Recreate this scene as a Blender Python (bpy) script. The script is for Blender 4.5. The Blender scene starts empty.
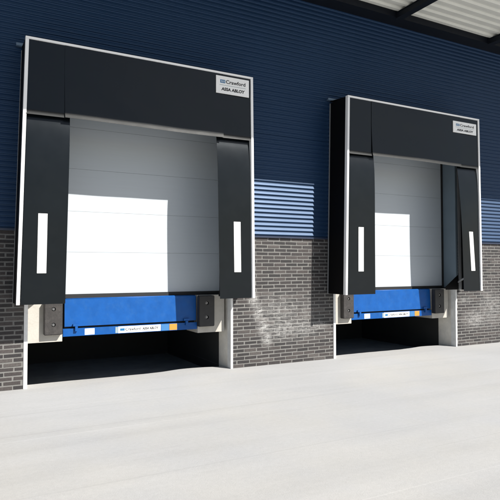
import bpy, bmesh, math, random
from mathutils import Vector, Matrix, noise as mnoise

random.seed(7)
S = bpy.context.scene
C = S.collection
PI = math.pi

# ---------------------------------------------------------------- materials
def mat(name, color, rough=.6, metal=0.0, spec=.5, var=.12, vscale=3.0, bump=0.0, bscale=60.0, rvar=.08,
        stretch=(1, 1, 1), dirt=None, dscale=1.2, damt=.0):
    """principled material with noise-driven colour, roughness and bump in object space"""
    m = bpy.data.materials.new(name); m.use_nodes = True
    nt = m.node_tree; N = nt.nodes; L = nt.links
    b = N['Principled BSDF']
    b.inputs['Metallic'].default_value = metal
    b.inputs['Specular IOR Level'].default_value = spec
    tc = N.new('ShaderNodeTexCoord')
    mp = N.new('ShaderNodeMapping'); mp.inputs['Scale'].default_value = stretch
    L.new(tc.outputs['Object'], mp.inputs['Vector'])
    n1 = N.new('ShaderNodeTexNoise'); n1.inputs['Scale'].default_value = vscale
    n1.inputs['Detail'].default_value = 7; n1.inputs['Roughness'].default_value = .62
    L.new(mp.outputs[0], n1.inputs['Vector'])
    mx = N.new('ShaderNodeMix'); mx.data_type = 'RGBA'
    c = Vector(color)
    mx.inputs['A'].default_value = (*(c * (1 - var)), 1)
    mx.inputs['B'].default_value = (*[min(1, v) for v in c * (1 + var)], 1)
    rmp = N.new('ShaderNodeMapRange'); rmp.inputs['From Min'].default_value = .3; rmp.inputs['From Max'].default_value = .7
    L.new(n1.outputs['Fac'], rmp.inputs['Value']); L.new(rmp.outputs[0], mx.inputs['Factor'])
    out = mx.outputs['Result']
    if dirt:
        n3 = N.new('ShaderNodeTexNoise'); n3.inputs['Scale'].default_value = dscale; n3.inputs['Detail'].default_value = 9
        n3.inputs['Roughness'].default_value = .7
        L.new(mp.outputs[0], n3.inputs['Vector'])
        r3 = N.new('ShaderNodeMapRange'); r3.inputs['From Min'].default_value = .5; r3.inputs['From Max'].default_value = .72
        r3.inputs['To Max'].default_value = damt
        L.new(n3.outputs['Fac'], r3.inputs['Value'])
        m3 = N.new('ShaderNodeMix'); m3.data_type = 'RGBA'
        L.new(r3.outputs[0], m3.inputs['Factor']); L.new(out, m3.inputs['A']); m3.inputs['B'].default_value = (*dirt, 1)
        out = m3.outputs['Result']
    L.new(out, b.inputs['Base Color'])
    rr = N.new('ShaderNodeMapRange')
    rr.inputs['To Min'].default_value = max(0.02, rough - rvar); rr.inputs['To Max'].default_value = min(1, rough + rvar)
    L.new(n1.outputs['Fac'], rr.inputs['Value']); L.new(rr.outputs[0], b.inputs['Roughness'])
    if bump:
        n2 = N.new('ShaderNodeTexNoise'); n2.inputs['Scale'].default_value = bscale; n2.inputs['Detail'].default_value = 5
        L.new(mp.outputs[0], n2.inputs['Vector'])
        bp = N.new('ShaderNodeBump'); bp.inputs['Strength'].default_value = 1; bp.inputs['Distance'].default_value = bump
        L.new(n2.outputs['Fac'], bp.inputs['Height']); L.new(bp.outputs[0], b.inputs['Normal'])
    return m

M = {}
M['fabric'] = mat('black_pvc_fabric', (.0022, .0034, .0046), .25, spec=.33, var=.14, vscale=2.2, bump=.0002, bscale=160, rvar=.05,
                  dirt=(.007, .008, .009), dscale=2.5, damt=.3)
M['fabric'].node_tree.nodes['Principled BSDF'].inputs['Specular Tint'].default_value = (.84, .93, 1, 1)
M['hem'] = mat('black_hem_webbing', (.012, .0135, .014), .52, spec=.22, var=.14, vscale=5, bump=.0003, bscale=300)
M['fabric_in'] = mat('black_side_fabric', (.003, .003, .0035), .6, spec=.15, bump=.0005, bscale=200)
M['alu'] = mat('white_aluminium', (.90, .90, .90), .4, var=.03)
M['alu_grey'] = mat('grey_aluminium', (.35, .36, .37), .45, metal=.3, var=.08)
M['gutter'] = mat('blue_grey_gutter', (.10, .16, .24), .45, var=.1)
M['strip'] = mat('white_marker', (.80, .80, .78), .5, var=.04, vscale=9, dirt=(.42, .41, .39), dscale=7, damt=.5)
M['plate'] = mat('white_plate', (.90, .90, .89), .4, var=.02)
M['door'] = mat('door_grey_white', (.485, .525, .555), .42, spec=.5, var=.03, vscale=1.3, bump=.0006, bscale=1, stretch=(1.2, 1.2, 70))
M['seal'] = mat('black_rubber_seal', (.012, .012, .012), .6)
M['reveal'] = mat('blue_grey_reveal', (.16, .21, .25), .45, var=.06)
M['blue'] = mat('blue_paint', (.003, .074, .29), .45, spec=.25, var=.12, vscale=6, bump=.0006, bscale=30, dirt=(.03, .11, .27), dscale=7, damt=.35)
M['yellow'] = mat('yellow_orange_label', (.50, .24, .035), .5, var=.03)
M['cyan'] = mat('light_blue_label', (.04, .17, .40), .5, var=.03)
M['ink'] = mat('black_ink', (.012, .012, .015), .5)
M['logo_blue'] = mat('logo_blue_ink', (.01, .13, .30), .5)
M['grey_ink'] = mat('grey_ink', (.25, .32, .34), .5)
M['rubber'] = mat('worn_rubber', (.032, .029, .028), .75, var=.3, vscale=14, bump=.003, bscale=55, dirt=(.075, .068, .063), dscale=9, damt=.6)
M['rubber_dark'] = mat('black_rubber', (.017, .017, .018), .6, var=.25, vscale=14, bump=.002, bscale=55, dirt=(.04, .037, .034), dscale=9, damt=.5)  # darker rubber for the right-hand bumpers
M['steel'] = mat('bolt_steel', (.25, .25, .25), .5, metal=.9)
M['concrete_white'] = mat('cream_concrete', (.45, .428, .385), .75, var=.07, vscale=7, bump=.002, bscale=45, dirt=(.33, .3, .26), dscale=6, damt=.5)
M['guard'] = mat('galvanised_guard', (.74, .745, .74), .5, var=.1, vscale=9, dirt=(.45, .43, .4), dscale=8, damt=.4)
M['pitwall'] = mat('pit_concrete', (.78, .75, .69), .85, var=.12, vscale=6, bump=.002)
M['pitdark'] = mat('dark_pit_shade', (.022, .023, .023), .85, var=.2)  # shade of the pit put into the colour; also on hidden backing
M['pitfloor'] = mat('pit_floor', (.30, .31, .29), .8, var=.2, vscale=4)
M['beam'] = mat('dark_blue_steel', (.005, .007, .012), .55, spec=.25, var=.1)
M['deck'] = mat('beige_canopy_deck', (.72, .72, .66), .55, var=.05)
M['flash'] = mat('dark_blue_flashing', (.02, .03, .06), .4)
M['clad'] = mat('blue_sinus_cladding', (.010, .032, .080), .46, metal=.0, spec=.56, var=.05, vscale=1.1, rvar=.05, bump=.0006, bscale=5)
M['clad'].node_tree.nodes['Principled BSDF'].inputs['Specular Tint'].default_value = (.55, .72, 1, 1)
M['roof'] = mat('grey_roof_membrane', (.3, .3, .3), .8)

def brick_material():
    m = bpy.data.materials.new('dark_clinker_brick'); m.use_nodes = True
    nt = m.node_tree; N = nt.nodes; L = nt.links; b = N['Principled BSDF']
    at = N.new('ShaderNodeAttribute'); at.attribute_name = 'brick_tone'
    ramp = N.new('ShaderNodeValToRGB'); cr = ramp.color_ramp
    cr.elements[0].position = 0; cr.elements[0].color = (.016, .0145, .015, 1)
    cr.elements[1].position = 1; cr.elements[1].color = (.066, .058, .055, 1)
    for p, col in ((.3, (.021, .018, .019)), (.55, (.030, .0255, .0255)), (.78, (.045, .037, .0355))):
        e = cr.elements.new(p); e.color = (*col, 1)
    L.new(at.outputs['Fac'], ramp.inputs['Fac'])
    tc = N.new('ShaderNodeTexCoord')
    n = N.new('ShaderNodeTexNoise'); n.inputs['Scale'].default_value = 38; n.inputs['Detail'].default_value = 6
    n.inputs['Roughness'].default_value = .7
    L.new(tc.outputs['Object'], n.inputs['Vector'])
    mr = N.new('ShaderNodeMapRange'); mr.inputs['From Min'].default_value = .25; mr.inputs['From Max'].default_value = .75
    mr.inputs['To Min'].default_value = .62; mr.inputs['To Max'].default_value = 1.5
    L.new(n.outputs['Fac'], mr.inputs['Value'])
    mul = N.new('ShaderNodeMix'); mul.data_type = 'RGBA'; mul.blend_type = 'MULTIPLY'; mul.inputs['Factor'].default_value = 1
    L.new(ramp.outputs[0], mul.inputs['A']); L.new(mr.outputs[0], mul.inputs['B'])
    bl = bloom_factor(nt, tc)
    mm = N.new('ShaderNodeMix'); mm.data_type = 'RGBA'
    L.new(bl, mm.inputs['Factor']); L.new(mul.outputs['Result'], mm.inputs['A']); mm.inputs['B'].default_value = (.52, .515, .50, 1)
    L.new(mm.outputs['Result'], b.inputs['Base Color'])
    b.inputs['Roughness'].default_value = .72
    n2 = N.new('ShaderNodeTexNoise'); n2.inputs['Scale'].default_value = 120; n2.inputs['Detail'].default_value = 4
    L.new(tc.outputs['Object'], n2.inputs['Vector'])
    bp = N.new('ShaderNodeBump'); bp.inputs['Distance'].default_value = .003; L.new(n2.outputs['Fac'], bp.inputs['Height'])
    L.new(bp.outputs[0], b.inputs['Normal'])
    return m

def bloom_factor(nt, tc):
    """whitish lime bloom smeared over the brick between the bays: a few soft blobs broken up by noise"""
    N = nt.nodes; L = nt.links
    total = None
    for (x, z, rx, rz, a) in BLOOMS:
        mp = N.new('ShaderNodeMapping'); mp.vector_type = 'POINT'
        mp.inputs['Scale'].default_value = (1 / rx, 0, 1 / rz)
        mp.inputs['Location'].default_value = (-x / rx, 0, -z / rz)
        L.new(tc.outputs['Object'], mp.inputs['Vector'])
        ln = N.new('ShaderNodeVectorMath'); ln.operation = 'LENGTH'; L.new(mp.outputs[0], ln.inputs[0])
        r = N.new('ShaderNodeMapRange'); r.interpolation_type = 'SMOOTHSTEP'
        r.inputs['From Min'].default_value = 1; r.inputs['From Max'].default_value = 0
        r.inputs['To Min'].default_value = 0; r.inputs['To Max'].default_value = a
        L.new(ln.outputs['Value'], r.inputs['Value'])
        if total is None: total = r.outputs[0]
        else:
            ad = N.new('ShaderNodeMath'); ad.operation = 'MAXIMUM'; L.new(total, ad.inputs[0]); L.new(r.outputs[0], ad.inputs[1]); total = ad.outputs[0]
    n = N.new('ShaderNodeTexNoise'); n.inputs['Scale'].default_value = 1; n.inputs['Detail'].default_value = 10; n.inputs['Roughness'].default_value = .78
    sm = N.new('ShaderNodeMapping'); sm.inputs['Scale'].default_value = (9, 9, 26); L.new(tc.outputs['Object'], sm.inputs['Vector'])
    L.new(sm.outputs[0], n.inputs['Vector'])
    r = N.new('ShaderNodeMapRange'); r.inputs['From Min'].default_value = .40; r.inputs['From Max'].default_value = .66
    L.new(n.outputs['Fac'], r.inputs['Value'])
    mu = N.new('ShaderNodeMath'); mu.operation = 'MULTIPLY'; L.new(total, mu.inputs[0]); L.new(r.outputs[0], mu.inputs[1])
    return mu.outputs[0]

BLOOMS = [(3.70, 1.10, .17, .20, .8), (3.80, .90, .17, .26, .9), (3.90, .66, .20, .26, 1.0), (3.96, .45, .17, .22, .9),
          (4.3, .60, .60, .30, .62), (4.2, .88, .7, .5, .42), (4.7, .58, .45, .22, .6), (5.0, .62, .3, .14, .6), (4.6, .75, .8, .6, .25),
          (9.1, .55, .6, .3, .6), (9.6, .75, .6, .6, .45), (8.8, .95, .3, .12, .4)]

def mortar_material():
    m = bpy.data.materials.new('grey_mortar'); m.use_nodes = True
    nt = m.node_tree; N = nt.nodes; L = nt.links; b = N['Principled BSDF']
    tc = N.new('ShaderNodeTexCoord')
    n = N.new('ShaderNodeTexNoise'); n.inputs['Scale'].default_value = 14; n.inputs['Detail'].default_value = 8
    L.new(tc.outputs['Object'], n.inputs['Vector'])
    mx = N.new('ShaderNodeMix'); mx.data_type = 'RGBA'
    mx.inputs['A'].default_value = (.125, .122, .116, 1); mx.inputs['B'].default_value = (.205, .20, .19, 1)
    L.new(n.outputs['Fac'], mx.inputs['Factor'])
    mm = N.new('ShaderNodeMix'); mm.data_type = 'RGBA'; mm.inputs['B'].default_value = (.56, .555, .54, 1)
    L.new(bloom_factor(nt, tc), mm.inputs['Factor']); L.new(mx.outputs['Result'], mm.inputs['A'])
    L.new(mm.outputs['Result'], b.inputs['Base Color']); b.inputs['Roughness'].default_value = .9
    return m
M['brick'] = brick_material(); M['mortar'] = mortar_material()

def ground_material():
    m = bpy.data.materials.new('pale_yard_concrete'); m.use_nodes = True
    nt = m.node_tree; N = nt.nodes; L = nt.links; b = N['Principled BSDF']
    tc = N.new('ShaderNodeTexCoord')
    def nz(scale, detail=6, rough=.6, rot=0, sc=(1, 1, 1)):
        mp = N.new('ShaderNodeMapping'); mp.inputs['Rotation'].default_value = (0, 0, rot); mp.inputs['Scale'].default_value = sc
        L.new(tc.outputs['Object'], mp.inputs['Vector'])
        n = N.new('ShaderNodeTexNoise'); n.inputs['Scale'].default_value = scale; n.inputs['Detail'].default_value = detail
        n.inputs['Roughness'].default_value = rough
        L.new(mp.outputs[0], n.inputs['Vector']); return n.outputs['Fac']
    def rng(v, a, c, lo, hi):
        r = N.new('ShaderNodeMapRange'); r.inputs['From Min'].default_value = a; r.inputs['From Max'].default_value = c
        r.inputs['To Min'].default_value = lo; r.inputs['To Max'].default_value = hi
        L.new(v, r.inputs['Value']); return r.outputs[0]
    def mul(a, c):
        x = N.new('ShaderNodeMath'); x.operation = 'MULTIPLY'; L.new(a, x.inputs[0]); L.new(c, x.inputs[1]); return x.outputs[0]
    v = mul(rng(nz(.55, 8, .65), .3, .7, .95, 1.05), rng(nz(22, 9, .8), .3, .7, .93, 1.06))
    # drag marks of the finishing and of wheels, running past the docks and turning in
    v = mul(v, rng(nz(1.0, 5, .55, .25, (.22, 3.2, 1)), .52, .74, 1.0, .93))
    v = mul(v, rng(nz(.8, 5, .55, -.55, (.18, 3.6, 1)), .55, .76, 1.0, .94))
    v = mul(v, rng(nz(.5, 4, .5, 1.25, (.25, 4.5, 1)), .30, .50, 1.03, 1.0))
    v = mul(v, rng(nz(260, 3, .7), .35, .65, .93, 1.06))
    v = mul(v, rng(nz(60, 3, .6), .66, .74, 1.0, .80))
    # thin pale and dark scrape lines
    v = mul(v, rng(nz(.9, 3, .4, -.47, (.12, 16, 1)), .68, .72, 1.0, 1.07))
    v = mul(v, rng(nz(.8, 3, .4, -.35, (.10, 14, 1)), .70, .73, 1.0, .945))
    base = N.new('ShaderNodeMix'); base.data_type = 'RGBA'
    base.inputs['A'].default_value = (.408, .402, .388, 1); base.inputs['B'].default_value = (.385, .388, .393, 1)
    L.new(rng(nz(.35, 4), .38, .6, 0, 1), base.inputs['Factor'])
    fin = N.new('ShaderNodeMix'); fin.data_type = 'RGBA'; fin.blend_type = 'MULTIPLY'; fin.inputs['Factor'].default_value = 1
    L.new(base.outputs['Result'], fin.inputs['A']); L.new(v, fin.inputs['B'])
    L.new(fin.outputs['Result'], b.inputs['Base Color'])
    b.inputs['Roughness'].default_value = .8; b.inputs['Specular IOR Level'].default_value = .3
    bp = N.new('ShaderNodeBump'); bp.inputs['Distance'].default_value = .002
    L.new(nz(70, 6, .7), bp.inputs['Height']); L.new(bp.outputs[0], b.inputs['Normal'])
    return m
M['ground'] = ground_material()

# ---------------------------------------------------------------- mesh helpers
def obj(name, bm, m, parent=None, smooth=False, bevel=0):
    if bevel:
        es = [e for e in bm.edges if len(e.link_faces) == 2 and e.calc_face_angle(0) > .6]
        bmesh.ops.bevel(bm, geom=es, offset=bevel, segments=2, affect='EDGES', profile=.6, clamp_overlap=True)
    bmesh.ops.recalc_face_normals(bm, faces=bm.faces)
    me = bpy.data.meshes.new(name); bm.to_mesh(me); bm.free()
    for mm in (m if isinstance(m, (list, tuple)) else [m]): me.materials.append(mm)
    if smooth:
        for p in me.polygons: p.use_smooth = True
    o = bpy.data.objects.new(name, me); C.objects.link(o)
    if parent: o.parent = parent
    return o

def tag(o, label=None, cat=None, group=None, kind=None):
    for k, v in (('label', label), ('category', cat), ('group', group), ('kind', kind)):
        if v: o[k] = v
    return o

def thing(name, loc, label, cat, group=None):
    o = bpy.data.objects.new(name, None); C.objects.link(o)
    o.location = loc; o.empty_display_size = .2
    return tag(o, label, cat, group)

def hexa(bm, p, mi=0):
    """8 points: bottom 4 then top 4, both counter-clockwise"""
    v = [bm.verts.new(q) for q in p]
    for f in ((3, 2, 1, 0), (4, 5, 6, 7), (0, 1, 5, 4), (1, 2, 6, 5), (2, 3, 7, 6), (3, 0, 4, 7)):
        bm.faces.new([v[i] for i in f]).material_index = mi
    return bm

def box(x0, x1, y0, y1, z0, z1, bm=None):
    bm = bm or bmesh.new()
    return hexa(bm, [(x0, y0, z0), (x1, y0, z0), (x1, y1, z0), (x0, y1, z0), (x0, y0, z1), (x1, y0, z1), (x1, y1, z1), (x0, y1, z1)])

def slab_xz(bm, q, y0, y1):
    """quad in the xz plane (4 points bl, br, tr, tl) extruded from y0 to y1"""
    bl, br, tr, tl = q
    return hexa(bm, [(bl[0], y0, bl[1]), (br[0], y0, br[1]), (br[0], y1, br[1]), (bl[0], y1, bl[1]),
                     (tl[0], y0, tl[1]), (tr[0], y0, tr[1]), (tr[0], y1, tr[1]), (tl[0], y1, tl[1])])

def sheet(P, nu, nv, t, bm=None):
    """hanging fabric: grid of points P(u,v) with thickness t towards +y"""
    bm = bm or bmesh.new()
    F = [[bm.verts.new(P(i / nu, j / nv)) for j in range(nv + 1)] for i in range(nu + 1)]
    B = [[bm.verts.new(Vector(P(i / nu, j / nv)) + Vector((0, t, 0))) for j in range(nv + 1)] for i in range(nu + 1)]
    for i in range(nu):
        for j in range(nv):
            bm.faces.new((F[i][j], F[i + 1][j], F[i + 1][j + 1], F[i][j + 1]))
            bm.faces.new((B[i][j], B[i][j + 1], B[i + 1][j + 1], B[i + 1][j]))
    def rim(a, c, d_, e):
        bm.faces.new([bm.verts.new(v.co) for v in (a, c, d_, e)])
    for i in range(nu):
        for j in (0, nv): rim(F[i][j], F[i + 1][j], B[i + 1][j], B[i][j])
    for j in range(nv):
        for i in (0, nu): rim(F[i][j], F[i][j + 1], B[i][j + 1], B[i][j])
    return bm

def cyl(bm, c, axis, r, h, n=20):
    z = Vector(axis).normalized(); q = z.to_track_quat('Z', 'Y')
    mtx = Matrix.Translation(Vector(c)) @ q.to_matrix().to_4x4()
    bmesh.ops.create_cone(bm, cap_ends=True, segments=n, radius1=r, radius2=r, depth=h, matrix=mtx)
    return bm

def lettering(name, text, x, z, width, height, y, m, parent, shear=0.0, bold=0.0, depth=.0008):
    """text as a thin mesh in the xz plane, left-bottom at (x,z), scaled to width x height, front at y"""
    cu = bpy.data.curves.new('letters', 'FONT'); cu.body = text; cu.size = 1; cu.shear = shear; cu.offset = bold
    cu.extrude = .002; cu.resolution_u = 3
    o = bpy.data.objects.new('letters', cu); C.objects.link(o)
    dg = bpy.context.evaluated_depsgraph_get()
    me = bpy.data.meshes.new_from_object(o.evaluated_get(dg))
    bpy.data.objects.remove(o); bpy.data.curves.remove(cu)
    xs = [v.co.x for v in me.vertices]; ys = [v.co.y for v in me.vertices]; zs = [v.co.z for v in me.vertices]
    x0, x1, y0, y1 = min(xs), max(xs), min(ys), max(ys); zm = max(zs)
    for v in me.vertices:
        a, b_, c = v.co
        v.co = (x + (a - x0) / (x1 - x0) * width, y - (c / zm) * depth, z + (b_ - y0) / (y1 - y0) * height)
    me.materials.clear(); me.materials.append(m); me.name = name
    r = bpy.data.objects.new(name, me); C.objects.link(r); r.parent = parent
    return r

# ---------------------------------------------------------------- numbers (metres)
BAY = (0.0, 5.23)                  # left edge of each shelter along the wall
W = 3.4; D = .54; ZB = 1.18; ZT = 4.648; HEM = 3.64
OX0, OX1 = .116, 3.31              # opening in the brick wall, from the bay edge
ZC = 2.165                         # top of brick
PX0, PX1 = .168, 3.268             # clear pit mouth
XL, XR = -12.0, 24.0

# ---------------------------------------------------------------- ground
def build_ground():
    bm = bmesh.new()
    R = 400
    def quad(x0, x1, y0, y1):
        bm.faces.new([bm.verts.new(p) for p in ((x0, y0, 0), (x1, y0, 0), (x1, y1, 0), (x0, y1, 0))])
    quad(-R, R, -R, 0)
    quad(-R, BAY[0] + PX0, 0, 4); quad(BAY[0] + PX1, BAY[1] + PX0, 0, 4); quad(BAY[1] + PX1, R, 0, 4)
    quad(-R, R, 4, R)
    for b in BAY:                                       # worn, uneven lip of the yard at each pit mouth
        n = 48; prev = None
        for i in range(n + 1):
            u = i / n; x = b + PX0 + u * (PX1 - PX0)
            y = .27 + .10 * math.exp(-((u - .80) / .13) ** 2) + .012 * math.sin(u * 9 + b) + .012 * mnoise.noise(Vector((x * 5, 1.3, 0))) - .05 * max(0, u - .93) / .07
            cur = (bm.verts.new((x, 0, 0)), bm.verts.new((x, y, 0)), bm.verts.new((x, y + .01, -.16)))
            if prev:
                bm.faces.new((prev[0], cur[0], cur[1], prev[1])); bm.faces.new((prev[1], cur[1], cur[2], prev[2]))
            prev = cur
    o = obj('ground', bm, M['ground']); tag(o, kind='structure')
build_ground()

# ---------------------------------------------------------------- warehouse
wh = thing('warehouse', (0, 0, 0), 'long warehouse wall of dark blue corrugated cladding above a dark grey brick base', 'warehouse')
SEGS = [(XL, BAY[0] + OX0), (BAY[0] + OX1, BAY[1] + OX0), (BAY[1] + OX1, XR)]
def brick_base():
    bm = bmesh.new(); tone = bm.verts.layers.float.new('brick_tone')
    course = ZC / 35; joint = .0205; L = .235
    for (a, b) in SEGS:
        f = [bm.verts.new(p) for p in ((a, .0045, 0), (b, .0045, 0), (b, .0045, ZC), (a, .0045, ZC))]
        bm.faces.new(f).material_index = 1
        for xe in (a, b):                                # returns of the wall into the openings
            if XL < xe < XR:
                bm.faces.new([bm.verts.new(p) for p in ((xe, .0045, 0), (xe, .36, 0), (xe, .36, ZC), (xe, .0045, ZC))]).material_index = 1
        if b < -6 or a > 14: continue
        for r in range(35):
            off = (0, L / 2)[r % 2] + random.uniform(-.012, .012)
            k = math.floor((a - off) / L)
            while True:
                x0 = off + k * L; x1 = x0 + L - joint * random.uniform(.85, 1.2); k += 1
                if x0 > b: break
                x0c = max(x0, a + .003); x1c = min(x1, b - .003)
                if x1c - x0c < .03: continue
                z0 = r * course + joint * .5 + random.uniform(-.0012, .0012); z1 = (r + 1) * course - joint * .5 + random.uniform(-.0012, .0012)
                y = random.uniform(-.0015, .0022); t = min(1, max(0, random.gauss(.45, .27)))
                j = [random.uniform(-.0028, .0028) for _ in range(8)]
                fr = [bm.verts.new(p) for p in ((x0c + j[0], y, z0 + j[1]), (x1c + j[2], y + j[3] * .5, z0 + j[4]), (x1c + j[5], y, z1 + j[6]), (x0c + j[7], y, z1 + j[1]))]
                bk = [bm.verts.new((v.co.x, .0065, v.co.z)) for v in fr]
                for v in fr + bk: v[tone] = t
                bm.faces.new(fr)
                for q in range(4): bm.faces.new((fr[q], bk[q], bk[(q + 1) % 4], fr[(q + 1) % 4]))
    obj('brick_base', bm, [M['brick'], M['mortar']], wh)
brick_base()

def cladding():
    bm = bmesh.new(); p = .0762; ZTOP = 8.1
    def strip(x0, x1, z0, z1):
        prev = None; k = 0
        while z0 + k * p < z1 - .001:
            for (tz, ty) in PROF:
                z = z0 + k * p + tz * p
                if z > z1: break
                c = (bm.verts.new((x0, ty, z)), bm.verts.new((x1, ty, z)))
                if prev: bm.faces.new((prev[0], prev[1], c[1], c[0]))
                prev = c
            k += 1
    # rounded ribs standing proud of narrow grooves
    PROF = [(0, -.006), (.06, -.002), (.27, -.002), (.31, -.012), (.335, -.0235)]
    for q in range(7):
        u = q / 6; PROF.append((.35 + .60 * u, -.0255 + .0175 * u - .0016 * (1 - (2 * u - 1) ** 2)))
    zo = ZC + .02; ZO = zo + 23 * p
    for (a, b) in SEGS: strip(a, b, zo, ZO)
    strip(XL, XR, ZO, ZTOP)
    obj('cladding', bm, M['clad'], wh, smooth=True)
cladding()
bm = bmesh.new()
for (a, b) in SEGS:
    box(a + .002, b - .002, -.028, .03, ZC - .006, ZC + .022, bm)
obj('flashing', bm, M['flash'], wh)
bm = bmesh.new()                                         # backing behind the thin cladding, and the flat roof with its end walls
for (a, b) in SEGS: box(a, b, .03, .30, ZC + .03, 3.93, bm)
box(XL, XR, .03, .30, 3.955, 8.05, bm)
obj('inner_wall', bm, M['pitdark'], wh)
bm = bmesh.new(); box(XL, XR, .32, 18, 7.9, 8.08, bm); obj('roof', bm, M['roof'], wh)
bm = bmesh.new(); box(XL, XL + .2, .32, 18, 0, 7.88, bm); box(XR - .2, XR, .32, 18, 0, 7.88, bm); box(XL, XR, 18.02, 18.2, 0, 7.88, bm)
obj('rear_wall', bm, M['flash'], wh)

# ---------------------------------------------------------------- canopy
CY = -3.13; CZ = 6.50
cn = thing('canopy', (0, 0, 0), 'dark steel entrance canopy with ribbed beige underside above both loading bays', 'canopy')
def canopy_deck():
    bm = bmesh.new(); pitch = .20; h = .035; y = -.20
    prof = []
    while y > CY + .1:
        for dy, dz in ((0, 0), (.06, 0), (.085, h), (.175, h)): prof.append((y - dy, CZ + dz))
        y -= pitch
    prev = None
    for (yy, zz) in prof:
        c = (bm.verts.new((XL, yy, zz)), bm.verts.new((XR, yy, zz)))
        if prev: bm.faces.new((prev[0], prev[1], c[1], c[0]))
        prev = c
    obj('roof_deck', bm, M['deck'], cn)
canopy_deck()
bm = box(XL, XR, CY - .04, -.03, CZ + .05, CZ + .12); obj('roof_sheet', bm, M['roof'], cn)
bm = box(XL, XR, -.33, -.035, 6.41, CZ + .04); obj('wall_beam', bm, M['beam'], cn, bevel=.006)
bm = box(XL, XR, CY - .06, CY - .005, 6.36, CZ + .14); obj('edge_beam', bm, M['beam'], cn, bevel=.006)
for k in range(-8, 8):
    x = 6.675 + 2.58 * k
    if XL + .3 < x < XR - .3:
        bm = bmesh.new()
        box(x - .075, x + .075, CY - .003, -.335, 6.380, 6.394, bm)          # lower flange, web, upper flange of an I-beam
        box(x - .060, x + .060, CY - .003, -.335, 6.396, 6.484, bm)
        box(x - .075, x + .075, CY - .003, -.335, 6.486, 6.498, bm)
        obj('cross_beam', bm, M['beam'], cn)

# ---------------------------------------------------------------- dock shelter
WHICH = ('near', 'far')
def fx(x, z):
    """the frame draws in slightly towards the top"""
    t = (z - ZB) / (ZT - ZB); u = x / W
    return x + (1 - u) * (-.035 + .075 * t) + u * (.018 - .033 * t)

def fabric_noise(x, z, s, a):
    return a * mnoise.noise(Vector((x * s, 3.1, z * s * .6)))

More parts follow.
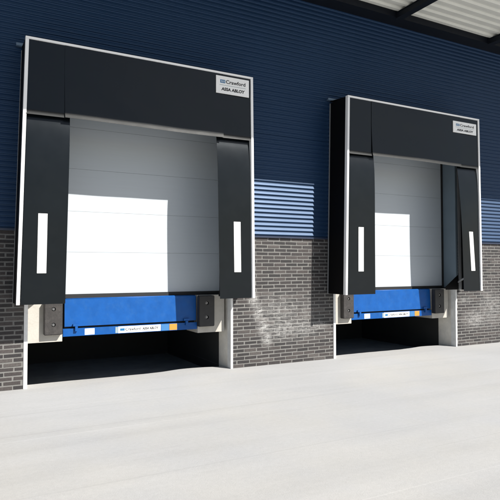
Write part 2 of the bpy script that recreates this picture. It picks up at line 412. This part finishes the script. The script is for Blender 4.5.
def shelter(i):
    b = BAY[i]
    lab = ('larger nearer black fabric dock shelter with white edge framing the left loading bay',
           'smaller farther black fabric dock shelter with gaping right curtain framing the right loading bay')[i]
    t = thing('dock_shelter', (b, 0, 0), lab, 'dock shelter', 'black dock shelters on the warehouse wall')
    pf = .040
    # white edge profiles
    for nm, q in (('left', [(fx(0, ZB), ZB), (fx(0, ZB) + pf, ZB), (fx(0, ZT) + pf, ZT - .026), (fx(0, ZT), ZT - .026)]),
                  ('right', [(fx(W, ZB) - pf, ZB), (fx(W, ZB), ZB), (fx(W, ZT), ZT - .026), (fx(W, ZT) - pf, ZT - .026)])):
        obj('edge_profile', slab_xz(bmesh.new(), q, -D - .018, -D + .05), M['alu'], t, bevel=.004)
    obj('edge_profile', slab_xz(bmesh.new(), [(fx(0, ZT), ZT - .024), (fx(W, ZT), ZT - .024), (fx(W, ZT), ZT + .006), (fx(0, ZT), ZT + .006)], -D - .018, -D + .05), M['alu'], t, bevel=.004)
    # side and top fabric between wall and front
    for x, s in ((0, 1), (W, -1)):
        bm = bmesh.new(); slab_xz(bm, sorted_q(fx(x, ZB) + s * .004, fx(x, ZB) + s * .012, ZB + .003, fx(x, ZT) + s * .012, fx(x, ZT) + s * .004, ZT - .012), -D + .052, -.052)
        obj('side_panel', bm, M['fabric_in'], t)
    bm = hexa(bmesh.new(), [(fx(0, ZT) + .004, -D + .052, ZT - .010), (fx(W, ZT) - .004, -D + .052, ZT - .010), (fx(W, ZT) - .004, -.03, ZT + .03), (fx(0, ZT) + .004, -.03, ZT + .03),
                            (fx(0, ZT) + .004, -D + .052, ZT - .002), (fx(W, ZT) - .004, -D + .052, ZT - .002), (fx(W, ZT) - .004, -.03, ZT + .038), (fx(0, ZT) + .004, -.03, ZT + .038)])
    obj('top_panel', bm, M['fabric_in'], t)
    # rear frame on the wall
    for x, s in ((0, 1), (W, -1)):
        xa, xb = fx(x, ZB), fx(x, ZT)
        q = sorted_q(xa, xa + s * .075, ZB, xb + s * .075, xb, ZT - .01)
        obj('rear_frame', slab_xz(bmesh.new(), q, -.05, -.025), M['alu_grey'], t, bevel=.003)
    bm = box(.02 - .05, W + .06, -.075, -.03, ZT + .042, ZT + .058); box(-.03, W + .06, -.083, -.076, ZT + .042, ZT + .078, bm)
    obj('drip_gutter', bm, M['gutter'], t)
    # side curtains
    lx = ((.613, .566), (.650, .641))[i]
    rx = ((2.777, 2.826), (2.788, 2.905))[i]
    def pl(u, v):
        z = ZB + v * (HEM + .10 - ZB); x1 = lx[1] + (lx[0] - lx[1]) * v; x0 = fx(.03, z) + .02
        x = x0 + u * (x1 - x0)
        y = -D + .004 + .052 * math.exp(-max(0, HEM - z) / .22) * .8 + fabric_noise(x + b, z, 1.1, .006)
        return (x, y, z)
    def pr(u, v):
        z = ZB + v * (HEM + .10 - ZB); x0 = rx[1] + (rx[0] - rx[1]) * v ** .8; x1 = fx(W - .03, z) - .02
        x = x0 + u * (x1 - x0)
        bulge = (.0, .03)[i] * math.sin(PI * min(1, v * 1.2)) * (1 - u)
        y = -D + .004 - bulge + .052 * math.exp(-max(0, HEM - z) / .22) * .8 + fabric_noise(x + b + 9, z, 1.1, .006)
        return (x, y, z)
    for P, sx, slant in ((pl, (.214, .328), -.009), (pr, (3.062, 3.178), .011)):
        c = obj('side_curtain', sheet(P, 10, 40, .004), M['fabric'], t, smooth=False)
        for p in c.data.polygons: p.use_smooth = True
        # white guide strip stuck on the curtain
        def ps(u, v, P=P, sx=sx, slant=slant):
            z = 1.583 + v * .777; x = sx[0] + u * (sx[1] - sx[0]) - slant * (v - .5)
            if i == 1: x += (.055 if slant < 0 else .045)
            if i == 1 and slant > 0: x -= .05 * v
            vv = (z - ZB) / (HEM + .10 - ZB)
            a = P(0, vv)[0]; d_ = P(1, vv)[0]
            y = P((x - a) / (d_ - a), vv)[1] - .0025
            return (x, y, z)
        obj('marker_strip', sheet(ps, 3, 20, .002), M['strip'], c, smooth=False)
    # head curtain: one cloth cut by two slits, hem kicked out into the sun
    s0, s1 = ((.53, 2.868), (.575, 2.84))[i]
    bm = bmesh.new()
    def flare(z): return .013 * max(0, (HEM + .085 - z) / .085) ** 1.8
    def head(x0, x1, bulge, n):
        def P(u, v):
            z = HEM + v * (ZT - .028 - HEM); s = max(0, (4.22 - z) / .58)
            gap = .006 * s
            a = x0 + (gap if x0 > .2 else 0); c = x1 - (gap * .4 if x1 < 3.2 else 0) + (.025 if x1 < 1 else 0)
            if x0 < .2: a = fx(.0, z) + .03
            if x1 > 3.2: c = fx(W, z) - .03; a -= gap + .025
            x = a + u * (c - a)
            y = -D - (.010 if .2 < x0 < 2 else .003) - bulge * s ** 1.4 - flare(z) + (fabric_noise(x + b, z, .9, .012) + fabric_noise(x * .7 + z + b, z - x * .5, 2.3, .004)) * min(1, (ZT - z) * 3)
            zz = z + .006 * (1 - v) * math.sin(x * 2.1 + b)
            return (x, y, zz)
        sheet(P, n, 48, .005, bm)
    head(.03, s0, .003, 6); head(s0, s1, .020, 24); head(s1, 3.37, .003, 6)
    for f in bm.faces:
        if f.calc_center_median().z < HEM + .062: f.material_index = 1
    hc = obj('head_curtain', bm, [M['fabric'], M['hem']], t, smooth=True)
    # black gussets closing the lower corners; unseen left ones shaped to cast slanted shadows
    for (a, c) in ((.09, .46), ((3.31, 3.03) if i == 0 else (3.31, 2.94))):
        bm = bmesh.new()
        lo, hi = min(a, c), max(a, c)
        pts = [(a, -.048, 1.50), (a, -.048, 1.19), (c, -.048, 1.19), (c, -.048, 1.255)] if a > 1 else [(a, -.048, 1.60), (a, -.048, 1.187), (.20, -.048, 1.187), (.47, -.048, 1.41), (.47, -.048, 1.60)]
        f = [bm.verts.new(p) for p in pts]; g = [bm.verts.new((p[0], p[1] + .006, p[2])) for p in pts]
        bm.faces.new(f); bm.faces.new(g[::-1])
        n_ = len(f)
        for k in range(n_): bm.faces.new((f[k], g[k], g[(k + 1) % n_], f[(k + 1) % n_]))
        obj('corner_gusset', bm, M['fabric_in'], t)
    # scissor arms that hold the front frame off the wall
    for x in (.10, W - .10):
        for z in (1.45, 4.1):
            bm = bmesh.new()
            hexa(bm, [(x - .012, -D + .06, z + .10), (x + .012, -D + .06, z + .10), (x + .012, -.055, z - .12), (x - .012, -.055, z - .12),
                      (x - .012, -D + .06, z + .13), (x + .012, -D + .06, z + .13), (x + .012, -.055, z - .09), (x - .012, -.055, z - .09)])
            obj('support_arm', bm, M['alu_grey'], t)
    # maker's plate
    px, pz, pw, ph = ((2.742, 4.318, .565, .268), (2.625, 4.305, .655, .225))[i]
    fy = -D - .026
    pl_ = obj('maker_plate', box(px, px + pw, fy, fy + .012, pz, pz + ph), M['plate'], t, bevel=.002)
    ly = fy - .0006
    obj('emblem', box(px + pw * .12, px + pw * .27, ly - .0008, ly, pz + ph * .60, pz + ph * .79), M['logo_blue'], pl_)
    bm = bmesh.new()
    for k in range(3):
        xx = px + pw * (.145 + .042 * k); box(xx, xx + pw * .016, ly - .0018, ly - .001, pz + ph * .64, pz + ph * .75, bm)
    obj('emblem_mark', bm, M['plate'], pl_)
    lettering('lettering', 'Crawford', px + pw * .29, pz + ph * .595, pw * .60, ph * .215, ly, M['ink'], pl_, bold=.022)
    lettering('lettering', 'ASSA ABLOY', px + pw * .15, pz + ph * .17, pw * .72, ph * .19, ly, M['ink'], pl_, bold=.045, shear=.12)
    obj('divider_line', box(px + pw * .10, px + pw * .90, ly - .0008, ly, pz + ph * .475, pz + ph * .495), M['grey_ink'], pl_)

def sorted_q(xa, xb, z0, xc, xd, z1):
    """bl, br, tr, tl whatever the order of the two x values"""
    if xa > xb: xa, xb, xc, xd = xb, xa, xd, xc
    return [(xa, z0), (xb, z0), (xc, z1), (xd, z1)]
for i in (0, 1): shelter(i)

# ---------------------------------------------------------------- sectional loading doors
DY = .30
def loading_door(i):
    b = BAY[i]
    t = thing('loading_door', (b, DY, 1.25),
              ('closed pale grey sectional door inside the larger left dock shelter', 'closed pale grey sectional door inside the smaller right dock shelter')[i],
              'loading door', 'sectional doors of the loading bays')
    zs = [1.262, 1.885, 2.492, 3.125, 3.745, 4.0]
    x0, x1 = .19, 3.205
    for k in range(5):
        bm = bmesh.new()
        z0, z1 = zs[k] + .0015 - 1.25, zs[k + 1] - .0015 - 1.25
        if k == 0: z0 -= .0
        box(x0, x1, 0, .04, z0, z1, bm)
        o = obj('door_section', bm, M['door'], t, bevel=.0035)
        o.location = (0, 0, 0)
        # fine horizontal micro-lines pressed in the skin
    bm = box(x0, x1, .012, .03, zs[0] - 1.25 + .01, zs[-1] - 1.25 - .02); obj('door_core', bm, M['door'], t)
    obj('bottom_seal', box(x0 - .02, x1 + .03, -.012, .045, 1.205 - 1.25, 1.2595 - 1.25), M['seal'], t)
    bm = bmesh.new()
    for a, c in ((.150, .186), (3.209, 3.245)): box(a, c, -.02, .05, 1.215 - 1.25, 3.94 - 1.25, bm)
    obj('edge_seal', bm, M['seal'], t)
    bm = bmesh.new()
    for a, c in ((.12, .148), (3.247, 3.30)): box(a, c, -.345, .05, 1.225 - 1.25, 3.925 - 1.25, bm)
    box(.12, 3.30, -.30, .05, 3.93 - 1.25, 3.952 - 1.25, bm)
    obj('door_reveal', bm, M['reveal'], t)
for i in (0, 1): loading_door(i)

# ---------------------------------------------------------------- dock pits
def dock_pit(i):
    b = BAY[i]
    t = thing('dock_pit', (b, 0, 0), ('open dark pit under the blue leveler of the larger left loading bay', 'open dark pit under the blue leveler of the smaller right loading bay')[i],
              'dock pit', 'pits below the loading bays')
    for x0, x1 in ((OX0 + .002, PX0 - .001), (PX1 + .001, OX1 - .002)):
        bm = box(x0, x1, -.006, .0, .002, 1.185); 
        xi = x1 if x0 < 1 else x0
        box(min(xi, xi + (-.006 if x0 < 1 else .006)), max(xi, xi + (-.006 if x0 < 1 else .006)), .0005, .12, .002, 1.185, bm)
        obj('corner_guard', bm, M['guard'], t)
    for x0, x1 in ((.01, PX0 - .002), (PX1 + .002, 3.44)):
        obj('side_wall', box(x0 if x0 < 1 else x0 + .007, x1 - .007 if x0 < 1 else x1, .125, .47, -.16, 1.20), M['pitwall'], t)
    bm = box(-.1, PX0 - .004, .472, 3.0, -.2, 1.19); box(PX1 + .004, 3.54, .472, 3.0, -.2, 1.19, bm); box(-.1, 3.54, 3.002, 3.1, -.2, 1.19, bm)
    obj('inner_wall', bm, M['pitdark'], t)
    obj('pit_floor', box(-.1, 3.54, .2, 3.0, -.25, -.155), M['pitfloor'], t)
    for x0, x1 in ((PX0 + .012, .648), (2.748, PX1 - .045)):
        obj('bumper_mount', box(x0, x1, .15, .62, .598, 1.205), M['concrete_white'], t, bevel=.006)
for i in (0, 1): dock_pit(i)

# ---------------------------------------------------------------- dock levelers
LY = .165
def leveler(i):
    b = BAY[i]
    t = thing('dock_leveler', (b, LY, 0), ('blue dock leveler with folded lip in the larger left loading bay', 'blue dock leveler with folded lip in the smaller right loading bay')[i],
              'dock leveler', 'blue levelers of the loading bays')
    x0, x1 = .672, 2.735
    obj('platform', box(x0, x1, .035, 2.7, 1.165, 1.20), M['blue'], t, bevel=.003)
    bm = hexa(bmesh.new(), [(x0 + .01, .0, .802), (x1 - .01, .0, .802), (x1 - .01, .022, .802), (x0 + .01, .022, .802),
                            (x0 + .01, .012, 1.197), (x1 - .01, .012, 1.197), (x1 - .01, .033, 1.197), (x0 + .01, .033, 1.197)])
    obj('lip', bm, M['blue'], t, bevel=.004)
    bm = bmesh.new()
    cyl(bm, ((x0 + x1) / 2, .03, 1.196), (1, 0, 0), .014, x1 - x0 - .06)
    obj('lip_hinge', bm, M['blue'], t, smooth=True)
    obj('front_bar', box(x0 - .012, x1 + .0, -.012, .045, .662, .772), M['blue'], t, bevel=.004)
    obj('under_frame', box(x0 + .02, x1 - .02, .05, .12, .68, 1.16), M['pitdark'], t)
    for xk in (.84, 2.55):
        bm = bmesh.new(); box(xk - .045, xk + .045, -.035, .0 - .0005, .805, .838, bm); box(xk - .018, xk + .018, -.05, -.0125, .735, .804, bm)
        obj('lip_keeper', bm, M['blue'], t, bevel=.003)
    y = -.0125
    def lab(a, c, z0, z1, m, nm='label'): return obj(nm, box(a, c, y - .0015, y - .0002, z0, z1), m, t)
    lab(.965, 1.105, .672, .762, M['plate'])
    lab(1.415, 1.452, .672, .762, M['grey_ink'])
    w = lab(1.456, 2.125, .669, .766, M['plate'], 'name_label')
    ly = y - .0017
    obj('emblem', box(1.485, 1.555, ly - .0006, ly, .70, .738), M['logo_blue'], w)
    lettering('lettering', 'Crawford', 1.565, .699, .235, .043, ly, M['ink'], w, bold=.022)
    lettering('lettering', 'ASSA ABLOY', 1.83, .700, .262, .038, ly, M['ink'], w, bold=.045, shear=.12)
    lab(2.135, 2.262, .669, .766, M['cyan'])
    lab(2.268, 2.395, .669, .766, M['yellow'])
for i in (0, 1): leveler(i)

# ---------------------------------------------------------------- bumpers
def bumper_mesh(w, d, h):
    """rubber block with two recessed bolt holes (boolean, applied here)"""
    bm = box(-w / 2, w / 2, -d, 0, 0, h)
    bmesh.ops.bevel(bm, geom=list(bm.edges), offset=.008, segments=2, affect='EDGES')
    me = bpy.data.meshes.new('rubber_block'); bm.to_mesh(me); bm.free()
    o = bpy.data.objects.new('tmp', me); C.objects.link(o)
    bc = bmesh.new()
    for z in (h * .30, h * .76): cyl(bc, (0, -d, z), (0, 1, 0), .030, .07, 24)
    mc = bpy.data.meshes.new('cut'); bc.to_mesh(mc); bc.free()
    oc = bpy.data.objects.new('cut', mc); C.objects.link(oc)
    md = o.modifiers.new('cut', 'BOOLEAN'); md.operation = 'DIFFERENCE'; md.object = oc; md.solver = 'EXACT'
    r = bpy.data.meshes.new_from_object(o.evaluated_get(bpy.context.evaluated_depsgraph_get()))
    bpy.data.objects.remove(o); bpy.data.objects.remove(oc)
    r.materials.clear(); r.materials.append(M['rubber']); r.name = 'rubber_block'
    return r
BW, BD, BH = .245, .10, .48
def first_bumper():
    t = thing('dock_bumper', (0, 0, 0), None, 'dock bumper', 'rubber bumpers beside the levelers')
    o = bpy.data.objects.new('rubber_block', bumper_mesh(BW, BD, BH)); C.objects.link(o); o.parent = t
    for z in (BH * .30, BH * .76):
        bm = bmesh.new(); cyl(bm, (0, -BD + .028, z), (0, 1, 0), .022, .012, 24); cyl(bm, (0, -BD + .014, z), (0, 1, 0), .013, .016, 6)
        obj('bolt', bm, M['steel'], t)
    return t
proto = first_bumper()
def copy_thing(o):
    c = o.copy(); C.objects.link(c)
    for ch in o.children:
        d = ch.copy(); C.objects.link(d); d.parent = c
    return c
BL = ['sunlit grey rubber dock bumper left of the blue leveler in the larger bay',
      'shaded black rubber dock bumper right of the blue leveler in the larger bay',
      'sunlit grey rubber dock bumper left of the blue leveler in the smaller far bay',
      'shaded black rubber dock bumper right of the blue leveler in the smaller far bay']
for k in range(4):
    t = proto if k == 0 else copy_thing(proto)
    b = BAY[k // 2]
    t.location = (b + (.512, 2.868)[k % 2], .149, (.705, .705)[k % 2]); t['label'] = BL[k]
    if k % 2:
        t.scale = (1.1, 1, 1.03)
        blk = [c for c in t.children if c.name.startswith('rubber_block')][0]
        blk.data = blk.data.copy(); blk.data.materials[0] = M['rubber_dark']

# ---------------------------------------------------------------- light
d = Vector((-.331, .54, -.55)).normalized()
sl = bpy.data.lights.new('sun', 'SUN'); sl.energy = 5.0; sl.angle = math.radians(.53); sl.color = (1, .965, .91)
so = bpy.data.objects.new('sun', sl); C.objects.link(so); so.rotation_euler = d.to_track_quat('-Z', 'Y').to_euler(); so.location = (8, -12, 14)
w = bpy.data.worlds.new('World'); S.world = w; w.use_nodes = True
nt = w.node_tree; bg = nt.nodes['Background']
sk = nt.nodes.new('ShaderNodeTexSky'); sk.sky_type = 'NISHITA'; sk.sun_disc = False
sk.sun_elevation = math.asin(-d.z); sk.sun_rotation = math.atan2(-d.x, -d.y)
sk.air_density = 1.0; sk.dust_density = 1.2
nt.links.new(sk.outputs[0], bg.inputs['Color']); bg.inputs['Strength'].default_value = .055
S.view_settings.view_transform = 'Standard'; S.view_settings.look = 'None'
S.view_settings.exposure = 0.68; S.view_settings.gamma = 1; S.view_settings.use_curve_mapping = False

# ---------------------------------------------------------------- camera
y_, p_, r_ = .4946, .0309, -.0009
fw = Vector((math.sin(y_) * math.cos(p_), math.cos(y_) * math.cos(p_), math.sin(p_)))
rt = Vector((math.cos(y_), -math.sin(y_), 0)); up = rt.cross(fw)
rt2 = rt * math.cos(r_) + up * math.sin(r_); up2 = -rt * math.sin(r_) + up * math.cos(r_)
cd = bpy.data.cameras.new('camera'); cd.sensor_width = 36; cd.lens = 551.87 / 500 * 36; cd.clip_end = 2000; cd.clip_start = .05
co = bpy.data.objects.new('camera', cd); C.objects.link(co)
mw = Matrix((rt2, up2, -fw)).transposed().to_4x4(); mw.translation = Vector((-.7549, -8.1291, 1.6603))
co.matrix_world = mw
S.camera = co
S.cycles.max_bounces = 8; S.cycles.diffuse_bounces = 5
